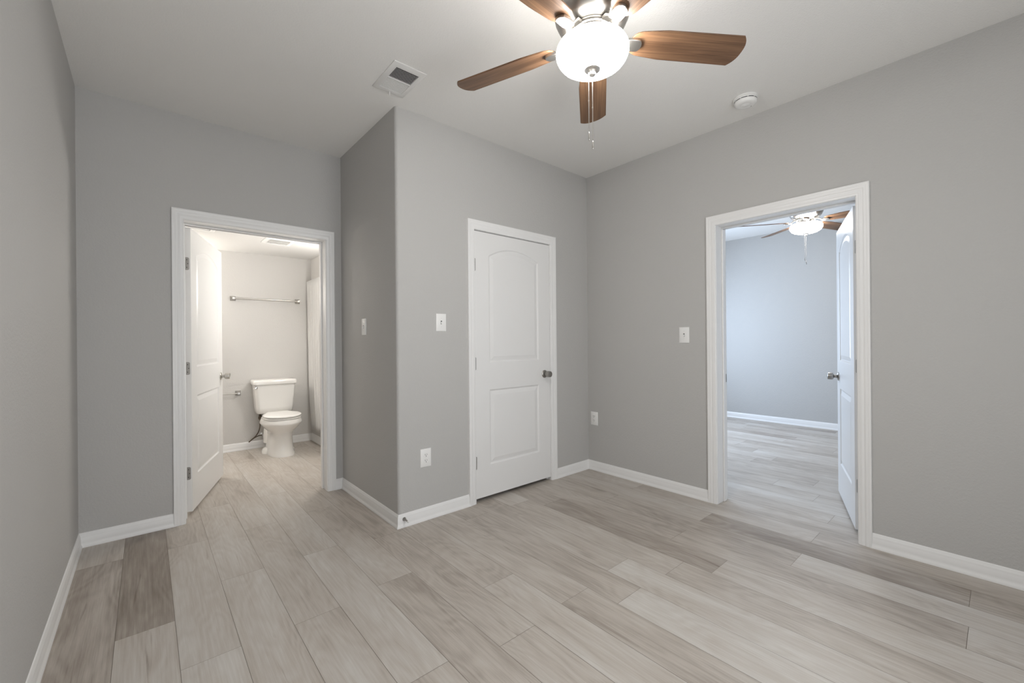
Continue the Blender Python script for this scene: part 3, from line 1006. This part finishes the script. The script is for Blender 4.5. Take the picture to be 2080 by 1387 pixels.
def make_valve():
    root = empty('shutoff_valve', (1.020, BY, 0.150))
    tag(root, 'chrome shutoff valve with dark hose on the wall left of the toilet', 'water valve')
    M = rotM(pi / 2, 0, 0)
    v = MB()
    v.lathe([(0.026, 0.0), (0.026, 0.003), (0.014, 0.007), (0.009, 0.009), (0.009, 0.045), (0.013, 0.046), (0.013, 0.066), (0.008, 0.068)], 20, M)
    v.build('valve_body', M_chrome, root)
    h = MB()
    h.loft([[(x, -0.072, z) for x, y, z in [(0.018 * cos(a), 0, 0.011 * sin(a)) for a in [2 * pi * i / 16 for i in range(16)]]],
            [(x, -0.084, z) for x, y, z in [(0.018 * cos(a), 0, 0.011 * sin(a)) for a in [2 * pi * i / 16 for i in range(16)]]]])
    h.build('valve_handle', M_chrome, root)
    # hose loops out to the left then up to the tank
    def bez(p, n=14):
        p = [Vector(q) for q in p]; o = []
        for i in range(n + 1):
            t = i / n
            o.append(p[0] * (1 - t) ** 3 + p[1] * 3 * t * (1 - t) ** 2 + p[2] * 3 * t * t * (1 - t) + p[3] * t ** 3)
        return o
    c = MB()
    c.tube(bez([(-0.010, -0.056, 0.0), (-0.05, -0.056, 0.005), (-0.10, -0.085, -0.01), (-0.145, -0.105, -0.045)])
           + bez([(-0.148, -0.107, -0.049), (-0.155, -0.110, -0.050), (-0.150, -0.110, -0.044), (-0.144, -0.108, -0.040)], 6)[1:]
           + bez([(-0.10, -0.105, -0.005), (-0.06, -0.11, 0.03), (-0.045, -0.12, 0.08), (-0.045, -0.125, 0.15)])
           + [(-0.045, -0.125, 0.195)], 0.0058, 10)
    c.build('supply_hose', M_hose, root)['label'] = 'dark braided supply hose'
    n = MB().lathe([(0.015, 0.195), (0.017, 0.20), (0.017, 0.225), (0.012, 0.232), (0.012, 0.268)], 12, Matrix.Translation((-0.045, -0.125, 0)))
    n.build('coupling_nut', M_hose, root)
    return root


make_valve()


# ------------------------------------------------------------------ towel bars
def make_bar(name, xs, z, rod_r, label, parts=(True, True)):
    x0, x1 = xs
    root = empty(name, ((x0 + x1) / 2, BY, z))
    tag(root, label, 'towel bar')
    cx = (x0 + x1) / 2
    for x in (x0, x1):
        p = MB()
        sq = lambda h, y: [(x - cx - h, y, -h), (x - cx + h, y, -h), (x - cx + h, y, h), (x - cx - h, y, h)]
        p.loft([sq(0.026, 0.0), sq(0.026, -0.006), sq(0.014, -0.028), sq(0.0125, -0.045), sq(0.0125, -0.070)], smooth=False)
        p.build('post', M_nickel, root, bevel=0.0015)
    MB().tube([(x0 - cx + 0.01, -0.058, 0), (x1 - cx - 0.01, -0.058, 0)], rod_r, 14).build('rod', M_nickel, root)
    return root


make_bar('towel_bar', (0.740, 1.404), 1.712, 0.0085, 'long brushed nickel towel bar high on the bathroom wall above the toilet')
make_bar('towel_bar', (0.400, 0.782), 0.650, 0.0070, 'short low nickel bar on the bathroom wall between door and toilet')


# ------------------------------------------------------------------ bathroom ceiling grille and light, vanity light
def make_bath_grille():
    root = empty('ceiling_vent', (1.026, 4.800, BH))
    tag(root, 'small white grille in the bathroom ceiling above the toilet', 'ceiling vent')
    r = lambda h, z: [(-h, -h, z), (h, -h, z), (h, h, z), (-h, h, z)]
    f = MB().loft([r(0.135, 0.0), r(0.135, -0.004), r(0.125, -0.012), r(0.098, -0.012), r(0.098, -0.002)], smooth=False, cap0=False, cap1=False)
    f.build('frame', M_plastic, root)
    MB().box((-0.098, -0.098, -0.003), (0.098, 0.098, -0.0015)).build('duct_backing', M_dark, root)
    for i in range(15):
        x = -0.098 + 0.196 * (i + 0.5) / 15
        MB().box((x - 0.0027, -0.098, -0.0118), (x + 0.0027, 0.098, -0.0098)).build('slat', M_plastic, root)
    MB().box((-0.098, -0.004, -0.0116), (0.098, 0.004, -0.0085)).build('cross_bar', M_plastic, root)


make_bath_grille()


def make_bath_cover():
    root = empty('exhaust_vent', (0.318, 4.505, BH))
    tag(root, 'square white exhaust cover on the bathroom ceiling above the open door', 'exhaust vent')
    r = lambda h, z: [(-h, -h, z), (h, -h, z), (h, h, z), (-h, h, z)]
    MB().loft([r(0.165, 0.0), r(0.165, -0.012), r(0.150, -0.026), r(0.122, -0.026), r(0.120, -0.016)], smooth=False, cap0=False, cap1=True).build('frame', M_plastic, root)
    MB().box((-0.114, -0.114, -0.0225), (0.114, 0.114, -0.0175)).build('panel', M_vent, root)


make_bath_cover()


def make_wall_lamp(loc, rz, m, label):
    root = empty('wall_lamp', loc, rz)
    tag(root, label, 'wall lamp')
    MB().box((-0.022, -0.25, -0.045), (0.0, 0.25, 0.045)).build('back_plate', M_nickel, root, bevel=0.006)
    for y in (-0.17, 0, 0.17):
        a = MB().lathe([(0.022, 0.02), (0.022, 0.05), (0.028, 0.06)], 20, rotM(0, -pi / 2, 0, (0, y, 0)))
        ar = a.build('lamp_arm', M_nickel, root)
        MB().lathe([(0.026, 0.055), (0.045, 0.070), (0.055, 0.095), (0.052, 0.125), (0.035, 0.145), (0.001, 0.152)], 24, rotM(0, -pi / 2, 0, (0, y, 0)), True, False).build('globe', m, ar)


make_wall_lamp((-0.05, BY, 1.80), pi / 2, M_bathlamp, 'nickel vanity lamp with three lit globes on the far bathroom wall behind the door')
make_wall_lamp((BX, 4.36, 1.72), 0.0, M_vanity, 'nickel lamp with three lit globes on the bathroom wall right of the doorway')


# ------------------------------------------------------------------ shower curtain on its rod
def make_curtain():
    rod = MB().tube([(1.546, BY - 0.001, 1.940), (1.546, YB + TH + 0.001, 1.940)], 0.008, 14)
    ro = rod.build('curtain_rod', M_vent)
    tag(ro, 'thin white rod carrying the shower curtain beside the bathroom right wall', 'curtain rod')
    b = MB()
    ny, nz = 90, 26
    y0 = 4.75
    front = []; back = []
    V = []; F = []
    for j in range(nz + 1):
        v = j / nz
        z = 1.962 - v * (1.962 - 0.16)
        ye = 5.615 - 0.02 * v - 0.10 * max(0.0, (v - 0.72) / 0.28) ** 1.3
        for i in range(ny + 1):
            u = i / ny
            y = ye + (y0 - ye) * u
            x = 1.506 + 0.012 * v + (0.0035 + 0.002 * v) * sin(u * 60 + 0.6 * sin(v * 3)) * min(1, 0.25 + v * 3)
            V.append((x, y, z))
    for j in range(nz):
        for i in range(ny):
            a = j * (ny + 1) + i
            F.append((a, a + 1, a + ny + 2, a + ny + 1))
    b.add(V, F, True)
    o = b.build('shower_curtain', M_curtain)
    s = o.modifiers.new('thickness', 'SOLIDIFY'); s.thickness = 0.0015; s.offset = 0
    tag(o, 'white shower curtain hanging right of the toilet behind the door jamb', 'shower curtain')


make_curtain()
